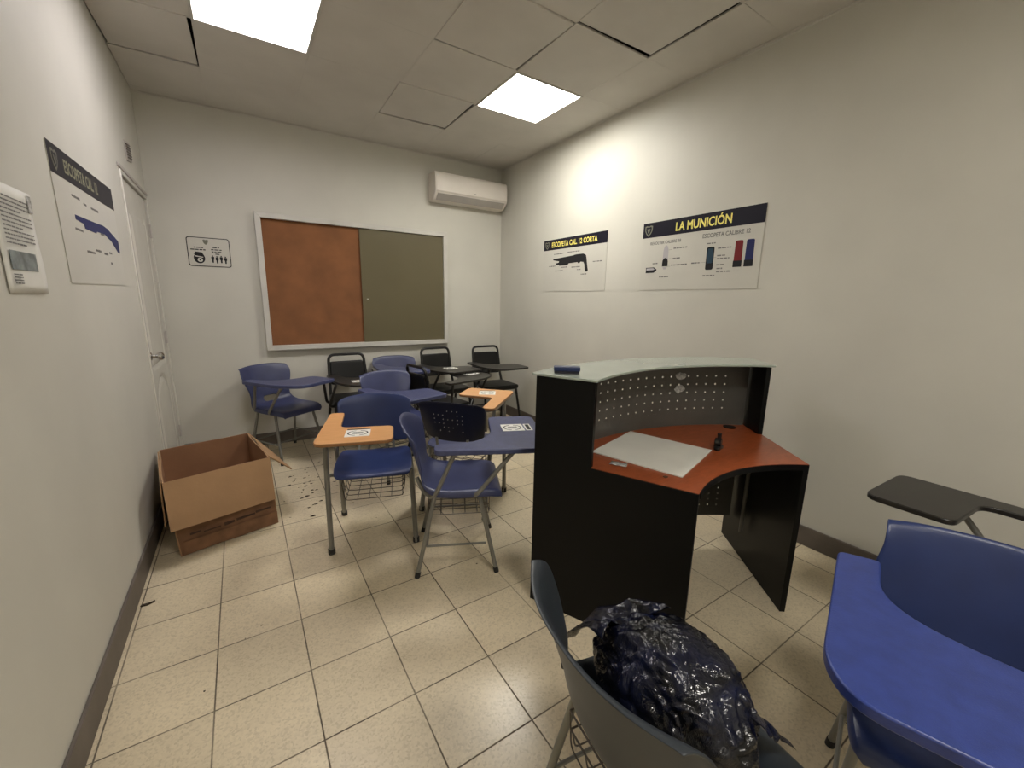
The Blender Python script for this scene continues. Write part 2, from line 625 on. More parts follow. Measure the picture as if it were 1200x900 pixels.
for i in range(-2, 6):
    x = GX + i * G
    if XL + .03 < x < XR - .03:
        segs = [(YN, YB)]
        if i == 0:
            segs = [(YN, GY + G), (GY + 2 * G, YB)]
        if i == 3:
            segs = [(YN, GY - G), (GY, GY + G), (GY + 2 * G, YB)]
        if i == 4:
            segs = [(YN, GY - 2 * G), (GY - G, YB)]
        for a, b in segs:
            gr.box((x, (a + b) / 2, H + .006), (.007, b - a, .006))
for j in range(-8, 5):
    y = GY + j * G
    if YN + .03 < y < YB - .03:
        segs = [(XL, XR)]
        if j == 2:
            segs = [(GX, GX + 2 * G), (GX + 3 * G, XR)]
        if j == -1:
            segs = [(XL, GX + 3 * G), (GX + 4 * G, XR)]
        for a, b in segs:
            gr.box(((a + b) / 2, y, H + .0062), (b - a, .007, .006))
struct(gr, 'trim_1', M['tbar'], 'thin metal bars of the ceiling grid', 'trim', smooth=0)
# wall angle strips under the ceiling edge
wa = MB()
wa.box((XR - .011, (YN + YB) / 2, H - .001), (.022, YB - YN, .003))
wa.box((XR - .0015, (YN + YB) / 2, H - .006), (.003, YB - YN, .012))
struct(wa, 'trim_2', M['tbar'], 'wall angle strip of the ceiling along the right wall', 'trim', smooth=0)
wa = MB()
wa.box(((XL + XR) / 2, YB - .011, H - .001), (XR - XL, .022, .003))
wa.box(((XL + XR) / 2, YB - .0015, H - .006), (XR - XL, .003, .012))
struct(wa, 'trim_3', M['tbar'], 'wall angle strip of the ceiling along the back wall', 'trim', smooth=0)


def panel_light(i, j, kind, label):
    cx, cy = GX + (i + .5) * G, GY + (j + .5) * G
    t = thing('ceiling_light', label, 'ceiling light', (cx, cy, H), group='square ceiling light panels')
    a, b = G / 2 - .003, .275
    f = MB()
    o4 = [(-a, -a), (a, -a), (a, a), (-a, a)]
    i4 = [(-b, -b), (b, -b), (b, b), (-b, b)]
    for k in range(4):
        l = (k + 1) % 4
        f.add([(*o4[k], -.004), (*o4[l], -.004), (*i4[l], -.004), (*i4[k], -.004),
               (*o4[k], .045), (*o4[l], .045), (*i4[l], .045), (*i4[k], .045)],
              [(0, 1, 2, 3), (4, 7, 6, 5), (0, 4, 5, 1), (3, 2, 6, 7), (1, 5, 6, 2), (0, 3, 7, 4)])
    f.build('frame', M['alu'], t, smooth=0)
    MB().box((0, 0, .040), (2 * b, 2 * b, .008)).build('diffuser', M['led' + kind], t, smooth=0)
    MB().box((0, 0, .066), (2 * b + .02, 2 * b + .02, .04)).build('housing', M['alu'], t, smooth=0)


panel_light(0, 0, 'dim', 'square ceiling light panel glowing dim lavender white, above the cork board side')
panel_light(3, 0, 'bright', 'brilliant white square ceiling light panel near the right wall')
if LAMP_ADDED_FILL > 0:  # unseen panel added behind the camera to brighten the foreground
    panel_light(ADDED_FILL_CELL[0], ADDED_FILL_CELL[1], 'rear', 'added unseen fill light panel behind the viewpoint')


# ------------------------------------------------------------------ wall-mounted frames of reference
def plane_mtx(origin, u, n):
    u, n = Vector(u).normalized(), Vector(n).normalized()
    v = n.cross(u)
    m_ = Matrix((u, v, n)).transposed().to_4x4()
    m_.translation = origin
    return m_


def right_wall(y, z, tilt=0):
    return plane_mtx((XR, y, z), (0, -1, 0), (-1, 0, 0)) @ Matrix.Rotation(radians(tilt), 4, 'Z')


def left_wall(y, z, tilt=0):
    return plane_mtx((XL, y, z), (0, 1, 0), (1, 0, 0)) @ Matrix.Rotation(radians(tilt), 4, 'Z')


def back_wall(x, z, tilt=0):
    return plane_mtx((x, YB, z), (1, 0, 0), (0, -1, 0)) @ Matrix.Rotation(radians(tilt), 4, 'Z')


# ------------------------------------------------------------------ door in the left wall
dr = thing('door_1', 'white moulded panel door in the left wall corner', 'door', mtx=left_wall(DY0, 0))
dr['kind'] = 'structure'
DW = DY1 - DY0
fr = MB()
fr.box((.012, DZ / 2, -.04), (.024, DZ, .10))
fr.box((DW - .012, DZ / 2, -.04), (.024, DZ, .10))
fr.box((DW / 2, DZ - .012, -.04), (DW - .048, .024, .10))
fr.build('door_frame', M['door'], dr, bevel=.004)
fr = MB()
fr.box((DW / 2, DZ + .018, .005), (DW + .06, .022, .012))
fr.build('drip_strip', M['greyplastic'], dr, bevel=.003)
# leaf with two moulded panels, the lower one with an arched top line
leaf = MB()
x0, x1, zb, zt = .03, DW - .03, .012, DZ - .03
nx, nz_ = 44, 110


def panel_h(x, z):
    """depth of the pressed mouldings at a point of the leaf"""
    h = 0.0
    W2 = (x1 - x0) / 2
    cx = (x0 + x1) / 2
    for a, b, arch in ((.14, .74, .13), (.88, 1.92, .0)):
        top = b + (arch * (1 - ((x - cx) / (W2 - .13)) ** 2) if arch else 0) - (arch * .5 if arch else 0)
        dx = (W2 - .12) - abs(x - cx)
        d = min(dx, z - a, top - z)
        if 0 < d < .035:
            h -= .011 * sin(pi * d / .035)
        if d >= .035:
            h += .002
    return h


P = []
for j in range(nz_ + 1):
    z = zb + (zt - zb) * j / nz_
    P.append([Vector((x0 + (x1 - x0) * i / nx, z, -.006 + panel_h(x0 + (x1 - x0) * i / nx, z))) for i in range(nx + 1)])
leaf.grid(P)
leaf.box(((x0 + x1) / 2, (zb + zt) / 2, -.035), (x1 - x0, zt - zb, .03))
leaf.build('door_leaf', M['door'], dr, smooth=60)
kn = MB()
prof = [(.0, .028), (.006, .030), (.012, .026), (.018, .012), (.032, .010), (.040, .020), (.052, .029), (.066, .028), (.076, .018), (.079, .004)]
kn.tube([(.085, .985, -.006 + a) for a, r in prof], [r for a, r in prof], seg=20)
kn.build('door_knob', M['chrome'], dr)
for z in (.26, 1.05, 1.86):
    h = MB()
    h.tube([(x1 + .012, z - .05, .004), (x1 + .012, z + .05, .004)], .009, seg=10)
    h.box((x1 + .004, z, -.003), (.03, .09, .004))
    h.build('hinge', M['greyplastic'], dr)

# small vent plate above the door
vp = thing('wall_grille', 'small dusty grey grille high above the white door', 'grille', mtx=left_wall(3.80, 2.235, 8))
b = MB()
b.prism(rounded([(0, 0), (.17, 0), (.17, .12), (0, .12)], .012), .0, .006)
b.build('back_plate', M['greyplastic'], vp, bevel=.001)
b = MB()
for k in range(6):
    b.box((.085, .02 + k * .016, .008), (.14, .007, .006))
b.build('slat', M['base'], vp)

# ------------------------------------------------------------------ posters


def bars(mb, items, z=.0035, mi=0):
    for (x, y, w_, h_) in items:
        mb.box((x + w_ / 2, y, z), (w_, h_, .0006), mi)
    return mb


def caption(mb, x, y, w_, h_=.010, z=.0036):
    """an illegible small caption: a run of short dashes"""
    c = x
    rnd = random.Random(int((x * 131 + y * 977) * 1000))
    while c < x + w_ - .004:
        l = min(rnd.uniform(.010, .030), x + w_ - c)
        mb.box((c + l / 2, y, z), (l, h_ * rnd.uniform(.75, 1), .0006))
        c += l + .005


def shield(cx, cy, s):
    pts = [(-.5, .45), (-.25, .52), (0, .42), (.25, .52), (.5, .45), (.48, 0), (.3, -.35), (0, -.62), (-.3, -.35), (-.48, 0)]
    return [(cx + a * s, cy + b_ * s) for a, b_ in pts]


def emblem(parent, cx, cy, s, m1, m2, z=.0045, name='emblem'):
    b = MB()
    b.prism(shield(cx, cy, s), z, z + .0008, 0)
    b.prism(shield(cx, cy, s * .72), z + .0008, z + .0014, 1)
    b.prism([(cx - s * .22, cy + s * .18), (cx - s * .1, cy + s * .2), (cx, cy), (cx + s * .1, cy + s * .2), (cx + s * .22, cy + s * .18), (cx + s * .06, cy - s * .25), (cx - s * .06, cy - s * .25)], z + .0014, z + .0019, 0)
    b.build(name, [m1, m2], parent, smooth=0)


def poster_base(mtx, w_, h_, label, hh):
    t = thing('poster', label, 'poster', mtx=mtx, group='training posters on the walls')
    MB().prism(rounded([(0, 0), (w_, 0), (w_, h_), (0, h_)], .004, 2), .0005, .0032).build('board', M['poster'], t, smooth=0)
    MB().box((w_ / 2, h_ - hh / 2, .0036), (w_, hh, .001)).build('header_band', M['navy'], t, smooth=0)
    return t


GUN = [(0, .004), (0, .022), (.09, .026), (.52, .045), (.60, .055), (.78, .055), (.845, .030), (.862, -.02), (.885, -.12), (.905, -.185), (.895, -.205), (.855, -.205), (.835, -.19), (.815, -.10), (.79, -.065), (.72, -.058), (.70, -.075), (.66, -.075), (.65, -.06), (.42, -.065), (.40, -.092), (.18, -.090), (.165, -.072), (.09, -.073), (.085, -.045), (.16, -.04), (.165, -.020), (.10, -.012)]

# short shotgun poster (right wall, nearer to the back corner)
pw_, ph_ = .885, .50
t = poster_base(right_wall(3.53, 1.487), pw_, ph_, 'white poster headed ESCOPETA CAL. 12 CORTA with a short shotgun, on the right wall', .098)
text_mesh('heading', 'ESCOPETA CAL. 12 CORTA', .066, M['yellow'], t, .125, ph_ - .073, .0044, bold=.0018, sx=.80)
emblem(t, .055, ph_ - .05, .062, M['badge'], M['navy'])
b = MB()
b.prism([(.155 + x * .56, .300 + y * .62) for x, y in GUN], .0034, .0042)
b.build('shotgun_picture', M['ink'], t, smooth=0)
b = MB()
for (x, y, w_) in ((.165, .358, .14), (.36, .362, .18), (.09, .246, .10), (.19, .198, .12), (.285, .228, .09), (.48, .272, .06), (.435, .222, .12), (.515, .196, .05), (.57, .152, .075), (.72, .255, .12)):
    caption(b, x, y, w_)
b.build('caption', M['greyink'], t, smooth=0)

# ammunition poster
pw_, ph_ = .905, .495
t = poster_base(right_wall(2.268, 1.488), pw_, ph_, 'wide white poster headed LA MUNICIÓN with cartridge drawings, on the right wall', .108)
text_mesh('heading', 'LA MUNICIÓN', .080, M['yellow'], t, .285, ph_ - .083, .0044, bold=.0022, sx=.80)
emblem(t, .052, ph_ - .055, .070, M['badge'], M['navy'])
text_mesh('subtitle', 'REVOLVER CALIBRE 38', .030, M['greyink'], t, .075, ph_ - .163, .0038, bold=.0006, sx=.88)
text_mesh('subtitle', 'ESCOPETA CALIBRE 12', .037, M['greyink'], t, .505, ph_ - .158, .0038, bold=.0008, sx=.86)


def capsule(cx, cy, w_, h_, top_r, n=8):
    pts = [(cx - w_ / 2, cy - h_ / 2), (cx + w_ / 2, cy - h_ / 2)]
    for k in range(n + 1):
        a = pi * k / n
        pts.append((cx + w_ / 2 * cos(a), cy + h_ / 2 - top_r + top_r * sin(a)))
    return pts


b = MB()
b.prism(capsule(.222, .262, .044, .115, .05), .0034, .0042, 0)
b.prism(capsule(.222, .200, .048, .060, .03), .0042, .0048, 1)
b.prism([(.202, .165), (.242, .165), (.232, .148), (.212, .148)], .0034, .0042, 0)
b.prism([(.052, .128), (.125, .128), (.150, .143), (.150, .152), (.125, .168), (.052, .168)], .0034, .0042, 1)
b.prism([(.058, .148), (.120, .148), (.135, .154), (.120, .163), (.058, .163)], .0042, .0046, 0)
b.build('bullet_picture', [M['silver'], M['ink']], t, smooth=0)
b = MB()
b.prism(rounded([(.548, .128), (.602, .128), (.602, .275), (.548, .275)], .012), .0034, .0042, 0)
b.prism(rounded([(.556, .170), (.594, .170), (.594, .265), (.556, .265)], .006), .0042, .0046, 1)
b.build('shell_picture', [M['ink'], M['inkteal']], t, smooth=0)
for cx, key in ((.765, 'inkred'), (.835, 'inkblue')):
    b = MB()
    b.prism(rounded([(cx - .026, .140), (cx + .026, .140), (cx + .024, .298), (cx - .024, .298)], .012), .0034, .0042, 0)
    b.prism([(cx - .028, .136), (cx + .028, .136), (cx + .028, .175), (cx - .028, .175)], .0042, .0047, 1)
    b.build('shell_picture', [M[key], M['ink']], t, smooth=0)
b = MB()
for (x, y, w_) in ((.285, .292, .11), (.285, .222, .06), (.275, .175, .13), (.11, .195, .045), (.18, .095, .08), (.44, .178, .07), (.545, .298, .06), (.625, .262, .09), (.625, .215, .055), (.625, .196, .085), (.625, .157, .055), (.63, .133, .04), (.63, .113, .10), (.535, .090, .085)):
    caption(b, x, y, w_, .009)
for (x, y, w_) in ((.245, .285, .03), (.247, .222, .03), (.23, .168, .04), (.51, .178, .035), (.60, .205, .02), (.60, .157, .02)):
    b.box((x + w_ / 2, y, .0036), (w_, .0015, .0006))
b.build('caption', M['greyink'], t, smooth=0)

# left wall poster
pw_, ph_ = .925, .50
t = poster_base(left_wall(2.25, 1.425, 0.6), pw_, ph_, 'white shotgun poster seen at a steep angle on the left wall beside the door', .108)
text_mesh('heading', 'ESCOPETA CAL. 12', .070, M['headolive'], t, .16, ph_ - .080, .0044, bold=.0018, sx=.80)
emblem(t, .060, ph_ - .055, .066, M['badge'], M['navy'])
b = MB()
LONG = [(0, -.01), (0, .025), (.45, .035), (.60, .042), (.72, .03), (1.0, -.05), (1.0, -.17), (.95, -.175), (.78, -.075), (.70, -.06), (.62, -.035), (.42, -.04), (.40, -.058), (.16, -.055), (.15, -.02)]
b.prism([(.195 + x * .70, .258 + y * .52) for x, y in LONG], .0034, .0042)
b.build('shotgun_picture', M['inkblue'], t, smooth=0)
b = MB()
for (x, y, w_) in ((.20, .345, .10), (.35, .335, .04), (.46, .335, .12), (.17, .215, .10), (.28, .135, .12), (.42, .150, .09), (.56, .145, .07), (.66, .155, .06), (.55, .235, .07), (.66, .105, .04)):
    caption(b, x, y, w_, .011)
b.build('caption', M['greyink'], t, smooth=0)

# notice sheet at the left edge
t = thing('notice_sheet', 'white printed sheet with a small photo taped to the left wall', 'notice', mtx=left_wall(1.715, 1.385, 0))
sw, sh = .262, .30
P = []
for j in range(13):
    P.append([Vector((sw * i / 8, sh * j / 12, .0035 + .004 * (i / 8) ** 4 + .002 * sin(j * .6) * (i / 8))) for i in range(9)])
b = MB()
b.grid(P)
b.build('sheet', M['paper'], t, solid=.0006)
b = MB()
for k in range(12):
    y = sh - .035 - k * .0115
    caption(b, .030, y, .20 if k % 4 != 3 else .13, .0045, .0090)
for k in range(4):
    caption(b, .035, .052 - k * .008, .055, .004, .0085)
b.build('printed_text', M['greyink'], t, smooth=0)
MB().box((.125, .092, .0078), (.18, .052, .0008)).build('printed_photo', M['photo'], t, smooth=0)
MB().box((.245, .268, .009), (.03, .05, .0006)).build('tape_piece', M['tape'], t, smooth=0)

# small safety sign on the back wall
t = thing('wall_sign', 'small white rounded sign with mask and distance pictograms on the back wall', 'sign', mtx=back_wall(-.318, 1.622, 0))
sw, sh = .292, .232
b = MB()
b.prism(rounded([(0, 0), (sw, 0), (sw, sh), (0, sh)], .022), .0005, .0028, 1)
b.prism(rounded([(.006, .006), (sw - .006, .006), (sw - .006, sh - .006), (.006, sh - .006)], .018), .0028, .0034, 0)
b.build('sign_plate', [M['poster'], M['ink']], t, smooth=0)
b = MB()
b.prism(shield(.128, .196, .036), .0036, .0042)
b.build('emblem', M['badge'], t, smooth=0)
b = MB()
for (x, y, w_) in ((.045, .150, .065), (.022, .133, .10), (.172, .156, .045), (.160, .138, .072), (.162, .121, .070), (.186, .104, .032)):
    caption(b, x, y, w_, .0085, .0040)
b.build('printed_text', M['ink'], t, smooth=0)
b = MB()
cx, cy = .075, .066
b.prism([(cx + .038 * cos(a), cy + .042 * sin(a)) for a in [2 * pi * k / 24 for k in range(24)]], .0036, .0042, 0)
b.prism([(cx + .018 * cos(a) + .004, cy - .014 + .017 * sin(a)) for a in [2 * pi * k / 20 for k in range(20)]], .0042, .0047, 1)
b.prism([(cx - .028, cy + .012), (cx + .026, cy + .004), (cx + .026, cy + .011), (cx - .028, cy + .020)], .0042, .0047, 1)
b.prism([(cx - .036, cy + .030), (cx + .032, cy + .024), (cx + .020, cy + .046), (cx - .022, cy + .050)], .0047, .0052, 0)
b.prism([(cx + .004 + .006 * cos(a), cy - .014 + .006 * sin(a)) for a in [2 * pi * k / 12 for k in range(12)]], .0047, .0052, 0)
b.build('mask_pictogram', [M['ink'], M['poster']], t, smooth=0)
b = MB()
for k in range(4):
    cx = .165 + k * .0295
    cy = .070 - .004 * (k % 2)
    b.prism([(cx + .0052 * cos(a), cy + .018 + .0055 * sin(a)) for a in [2 * pi * q / 10 for q in range(10)]], .0036, .0042)
    b.prism([(cx - .010, cy + .012), (cx + .010, cy + .012), (cx + .010, cy - .010), (cx + .006, cy - .012), (cx + .005, cy - .036), (cx - .005, cy - .036), (cx - .006, cy - .012), (cx - .010, cy - .010)], .0036, .0042)
b.build('people_pictogram', M['ink'], t, smooth=0)

# ------------------------------------------------------------------ cork notice board
bx0, bx1, bz0, bz1 = .172, 1.958, .900, 2.098
t = thing('notice_board', 'large framed cork notice board with one sliding pane on the back wall', 'notice board', mtx=back_wall(bx0, bz0))
bw, bhh = bx1 - bx0, bz1 - bz0
fw_ = .046
fr = MB()
dep = .055


def frame_piece(mb, a, b_, c, d):
    mb.prism([a, b_, c, d], .001, dep)


frame_piece(fr, (0, 0), (bw, 0), (bw - fw_, fw_), (fw_, fw_))
frame_piece(fr, (0, bhh), (fw_, bhh - fw_), (bw - fw_, bhh - fw_), (bw, bhh))
frame_piece(fr, (0, 0), (fw_, fw_), (fw_, bhh - fw_), (0, bhh))
frame_piece(fr, (bw, 0), (bw, bhh), (bw - fw_, bhh - fw_), (bw - fw_, fw_))
fr.build('frame', M['alu'], t, bevel=.003)
MB().box((bw / 2, bhh / 2, .010), (bw - 2 * fw_ + .004, bhh - 2 * fw_ + .004, .014)).build('cork_panel', M['cork'], t, smooth=0)
pn = MB().box(((bw * .485 + bw - fw_) / 2, bhh / 2, .034), (bw - fw_ - bw * .485, bhh - 2 * fw_, .005))
pn.build('sliding_pane', M['pane'], t, smooth=0)
MB().box((bw * .485 + .05, bhh * .40, .038), (.018, .007, .004)).build('finger_pull', M['alu'], t, bevel=.001)
nl = MB()
nl.tube([(0, 0, 0), (0, 0, .018)], .003, 8)
nl.tube([(0, 0, .018), (0, 0, .020)], .007, 10)
o = nl.build('nail', M['alu'])
o.matrix_world = back_wall(.955, 2.19)
tag(o, 'small pale nail in the back wall above the cork board', 'nail')

# ------------------------------------------------------------------ split air conditioner
ax0, ax1, az0, az1 = 1.775, 2.635, 2.395, 2.665
t = thing('air_conditioner', 'cream white split air conditioner high in the back right corner', 'air conditioner', mtx=back_wall(ax0, az0))
aw, ah, ad = ax1 - ax0, az1 - az0, .195
prof = [(0, .0), (0, ah), (.165, ah), (.188, ah - .02), (.195, ah - .10), (.192, .085), (.182, .060), (.120, .006), (.10, 0)]


def ac_body(mb, x_a, x_b, pr, mi=0):
    n = len(pr)
    vs = [(x_a, z, d) for d, z in pr] + [(x_b, z, d) for d, z in pr]
    fs = [list(range(n)), list(range(n, 2 * n))[::-1]] + [(i, i + n, (i + 1) % n + n, (i + 1) % n) for i in range(n)]
    mb.add(vs, fs, mi)


b = MB()
ac_body(b, 0, aw, prof)
b.build('body', M['whiteplastic'], t, bevel=.008, seg=3)
b = MB()
ac_body(b, .012, aw - .012, [(.186, ah - .022), (.199, ah - .04), (.2005, ah - .10), (.197, .082), (.187, .072)])
b.build('front_panel', M['whiteplastic'], t, bevel=.003)
b = MB()
ac_body(b, .03, aw - .03, [(.184, .062), (.187, .058), (.127, .004), (.123, .007)])
b.build('louver', M['greyplastic'], t, bevel=.001)
b = MB()
ac_body(b, .03, aw - .03, [(.150, .033), (.152, .029), (.147, .024), (.145, .028)])
b.build('louver_slot', M['darkslot'], t, smooth=0)
MB().box((.022, ah - .045, .201), (.016, .016, .002)).build('sticker', M['paper'], t, smooth=0)
MB().box((aw * .52, .100, .1995), (.03, .008, .001)).build('logo_plate', M['greyplastic'], t, smooth=0)

# ------------------------------------------------------------------ tablet-arm chairs
TAB = {
    'wide': ([(.285, -.10), (.19, -.10), (.175, .10), (.04, .185), (-.27, .195), (-.27, .46), (.29, .46)], [.04, .03, .10, .06, .04, .05, .06]),
    'paddle': ([(.295, -.10), (.205, -.105), (.175, .06), (.06, .16), (-.16, .19), (-.17, .46), (.17, .485), (.28, .30)], [.03, .03, .10, .09, .05, .05, .07, .10]),
    'ell': ([(.245, -.11), (.165, -.11), (.150, .195), (-.12, .205), (-.12, .45), (.245, .45)], [.03, .025, .05, .04, .05, .05]),
    'near': ([(.285, -.15), (.19, -.17), (.19, .0), (.12, .085), (-.06, .115), (-.27, .13), (-.29, .41), (.22, .42), (.275, .34)], [.02, .02, .06, .10, .08, .05, .06, .06, .06]),
}


def sticker(parent, x, y, z, rz, w_=.13, h_=.085, two=False):
    mt = Matrix.Translation((x, y, z)) @ Matrix.Rotation(radians(rz), 4, 'Z')
    b = MB()
    b.box((0, 0, .0004), (w_, h_, .0007), 0, mt)
    rr = [(w_ * .40 * cos(a), h_ * .36 * sin(a), 0) for a in [2 * pi * k / 28 for k in range(28)]]
    for k in range(28):
        if k in (6, 7, 20, 21):
            continue
        p, q = Vector(rr[k]), Vector(rr[(k + 1) % 28])
        b.add([p * .90 + Vector((0, 0, .0009)), q * .90 + Vector((0, 0, .0009)), q * 1.05 + Vector((0, 0, .0009)), p * 1.05 + Vector((0, 0, .0009))], [(0, 1, 2, 3)], 1, mt)
    for k in range(3):
        b.box((0, .012 - k * .012, .0009), (w_ * .42, .006, .0003), 1, mt)
    if two:
        b.box((w_ * .72, 0, .0004), (w_ * .30, h_ * .95, .0007), 0, mt)
        b.box((w_ * .72, 0, .0009), (w_ * .16, h_ * .75, .0003), 1, mt)
    else:
        b.box((0, h_ * .62, .0004), (w_ * .95, h_ * .12, .0007), 1, mt)
    b.build('sticker', [M['paper'], M['ink']], parent, smooth=0)


def foot(parent, p, r=.014, d=(0, 0, 1)):
    p, d = Vector(p), Vector(d).normalized()
    MB().tube([p, p + d * .03], r, 12).build('foot_cap', M['rubber'], parent)


def tablet(root, kind, mats, z, thick=.02, dx=0, stick=None):
    if not isinstance(mats, (list, tuple)) and mats.name.find('blue') >= 0:
        thick = .026
    poly, rad = TAB[kind]
    poly = [(a + dx, b_) for a, b_ in poly]
    rp = rounded(poly, rad, 7)
    b = MB()
    b.prism(rp, z - thick, z, 0, side=1 if isinstance(mats, (list, tuple)) and len(mats) > 1 else None)
    o = b.build('writing_tablet', mats, root, bevel=.004, seg=2, smooth=30)
    if stick:
        for s_ in stick:
            sticker(o, s_[0], s_[1], z, s_[2], *s_[3:])
    return o


def basket(root, x=.155, y0=-.14, y1=.17, z0=.30, z1=.40, m_=None):
    b = MB()
    r = .0022
    n = 5
    for k in range(n + 1):
        yy = y0 + (y1 - y0) * k / n
        b.tube(smooth_path([(-x, yy, z1), (-x * .92, yy, z0), (x * .92, yy, z0), (x, yy, z1)], .02, 3), r, 5)
    for k in range(6):
        xx = -x * .9 + 2 * x * .9 * k / 5
        b.tube(smooth_path([(xx, y0, z0 + .05), (xx, y0 + .01, z0), (xx, y1, z0)], .015, 3), r, 5)
    for zz, xx in ((z1, x), ((z0 + z1) / 2, x * .96)):
        for s_ in (-1, 1):
            b.tube([(s_ * xx, y0, zz), (s_ * xx, y1, zz)], r * 1.2, 5)
        b.tube([(-xx, y0, zz), (xx, y0, zz)], r * 1.2, 5)
    b.build('book_basket', m_ or M['wire'], root)


def shell_rows(hs, tall):
    k = tall
    # y, z, half width, side lift/forward curl
    return [(.232, .398, .165, 0), (.236, .425, .185, .0), (.222, .447, .197, .004), (.17, .452, .208, .012), (.09, .447, .213, .018),
            (.0, .441, .214, .022), (-.08, .440, .210, .028), (-.135, .450, .202, .035), (-.170, .478, .190, .040), (-.190, .520, .178, .040),
            (-.203, .570, .178, .042), (-.216, .62, .190, .048), (-.230, .67 * k, .203, .055), (-.246, .72 * k, .208, .058), (-.262, .765 * k, .203, .055), (-.272, .79 * k, .180, .045), (-.284, .795 * k, .160, .035)]


def shell(root, m_, tall=1.0, hole=True, name='seat_shell', curl=1.0, topw=1.0, droop=1.0, minw=0):
    rows = shell_rows(None, tall)
    n = 12
    P = []
    for (y, z, hw, c) in rows:
        back = max(0, min(1, (z - .45) / .10))
        hw *= 1 + (topw - 1) * max(0, min(1, (z - .5) / .25))
        if z > .78 * tall and topw > 1:
            hw = max(hw, .20 * topw * .96)
        if z > .70 * tall and minw:
            hw = minw
        row = []
        for i in range(n + 1):
            u = -1 + 2 * i / n
            x = u * hw
            f_ = abs(u) ** 2.4 * c * curl
            zz = z + f_ * (1 - back) * .9
            if z > .74 * tall:
                zz -= .035 * abs(u) ** 3 * droop
            yy = y + f_ * back
            row.append(Vector((x, yy, zz)))
        # turned-down side skirt of the seat, turned-back flange of the back
        for e in (0, -1):
            q = row[e]
            sg = -1 if e == 0 else 1
            kk = .25 if (z < .43 or z > .76 * tall) else 1
            q2 = q + Vector((sg * .004, -.016 * back * kk, -.040 * (1 - back) * kk))
            if e == 0:
                row.insert(0, q2)
            else:
                row.append(q2)
        P.append(row)
    holes = set()
    if hole:
        for i in (8,):
            for j in range(5, 9):
                holes.add((i, j))
    return MB().grid(P, holes=holes).build(name, m_, root, solid=.006, sub=2)


def shell_chair(name, label, x, y, facing, plastic, tabmat, tab='paddle', tz=.70, steel='steel', tall=1.0, group='blue plastic tablet-arm chairs', stick=None, hole=True, curl=1.0, topw=1.0, droop=1.0, minw=0, basketed=True, uprights=True, tdx=0.0):
    root = thing(name, label, 'chair', (x, y, 0), radians(facing - 90), group)
    st = M[steel]
    shell(root, plastic, tall, hole, curl=curl, topw=topw, droop=droop, minw=minw)
    r = .011
    for s_ in (-1, 1):
        lg = MB().tube([(s_ * .215, .205, .004), (s_ * .175, .115, .425)], r, 12).build('leg', st, root)
        foot(lg, (s_ * .215, .205, 0), .0135, (-s_ * .04, -.09, .42))
        lg = MB().tube([(s_ * .215, -.20, .004), (s_ * .175, -.105, .425)], r, 12).build('leg', st, root)
        foot(lg, (s_ * .215, -.20, 0), .0135, (-s_ * .04, .095, .42))
        MB().tube(smooth_path([(s_ * .205, .150, .165), (s_ * .203, -.150, .165)], .02), .006, 8).build('side_brace', st, root)
    fr_ = MB()
    for s_ in (-1, 1):
        if not uprights:
            fr_.tube([(s_ * .176, .150, .424), (s_ * .172, -.12, .418)], r * .95, 10)
            continue
        fr_.tube(smooth_path([(s_ * .176, .150, .424), (s_ * .176, -.13, .420), (s_ * .150, -.165, .440), (s_ * .125, -.196, .505)], .04, 6), r * .95, 10)
    fr_.tube([(-.176, .10, .415), (.176, .10, .415)], r * .8, 8)
    fr_.tube([(-.176, -.10, .415), (.176, -.10, .415)], r * .8, 8)
    fr_.build('seat_frame', st, root)
    MB().tube([(-.204, -.148, .165), (.204, -.148, .165)], .006, 8).build('rear_stretcher', st, root)
    if basketed:
        basket(root)
    else:
        MB().tube([(-.196, .115, .165), (.196, .115, .165)], .006, 8).build('front_stretcher', st, root)
    if tab is None:
        return root
    tablet(root, tab, tabmat, tz, dx=tdx, stick=stick)
    zt = tz - .02
    MB().tube(smooth_path([(.178, -.13, .418), (.205, -.10, .44), (.243, .0, zt)], .03, 5), r, 12).build('tablet_support', st, root)
    MB().tube(smooth_path([(.176, .08, .418), (.222, .10, .44), (.225, .28, zt - .02), (.22, .31, zt)], .03, 5), r, 12).build('tablet_support', st, root)
    MB().box((.235, .12, zt - .006), (.03, .40, .008)).build('tablet_bracket', st, root)
    return root


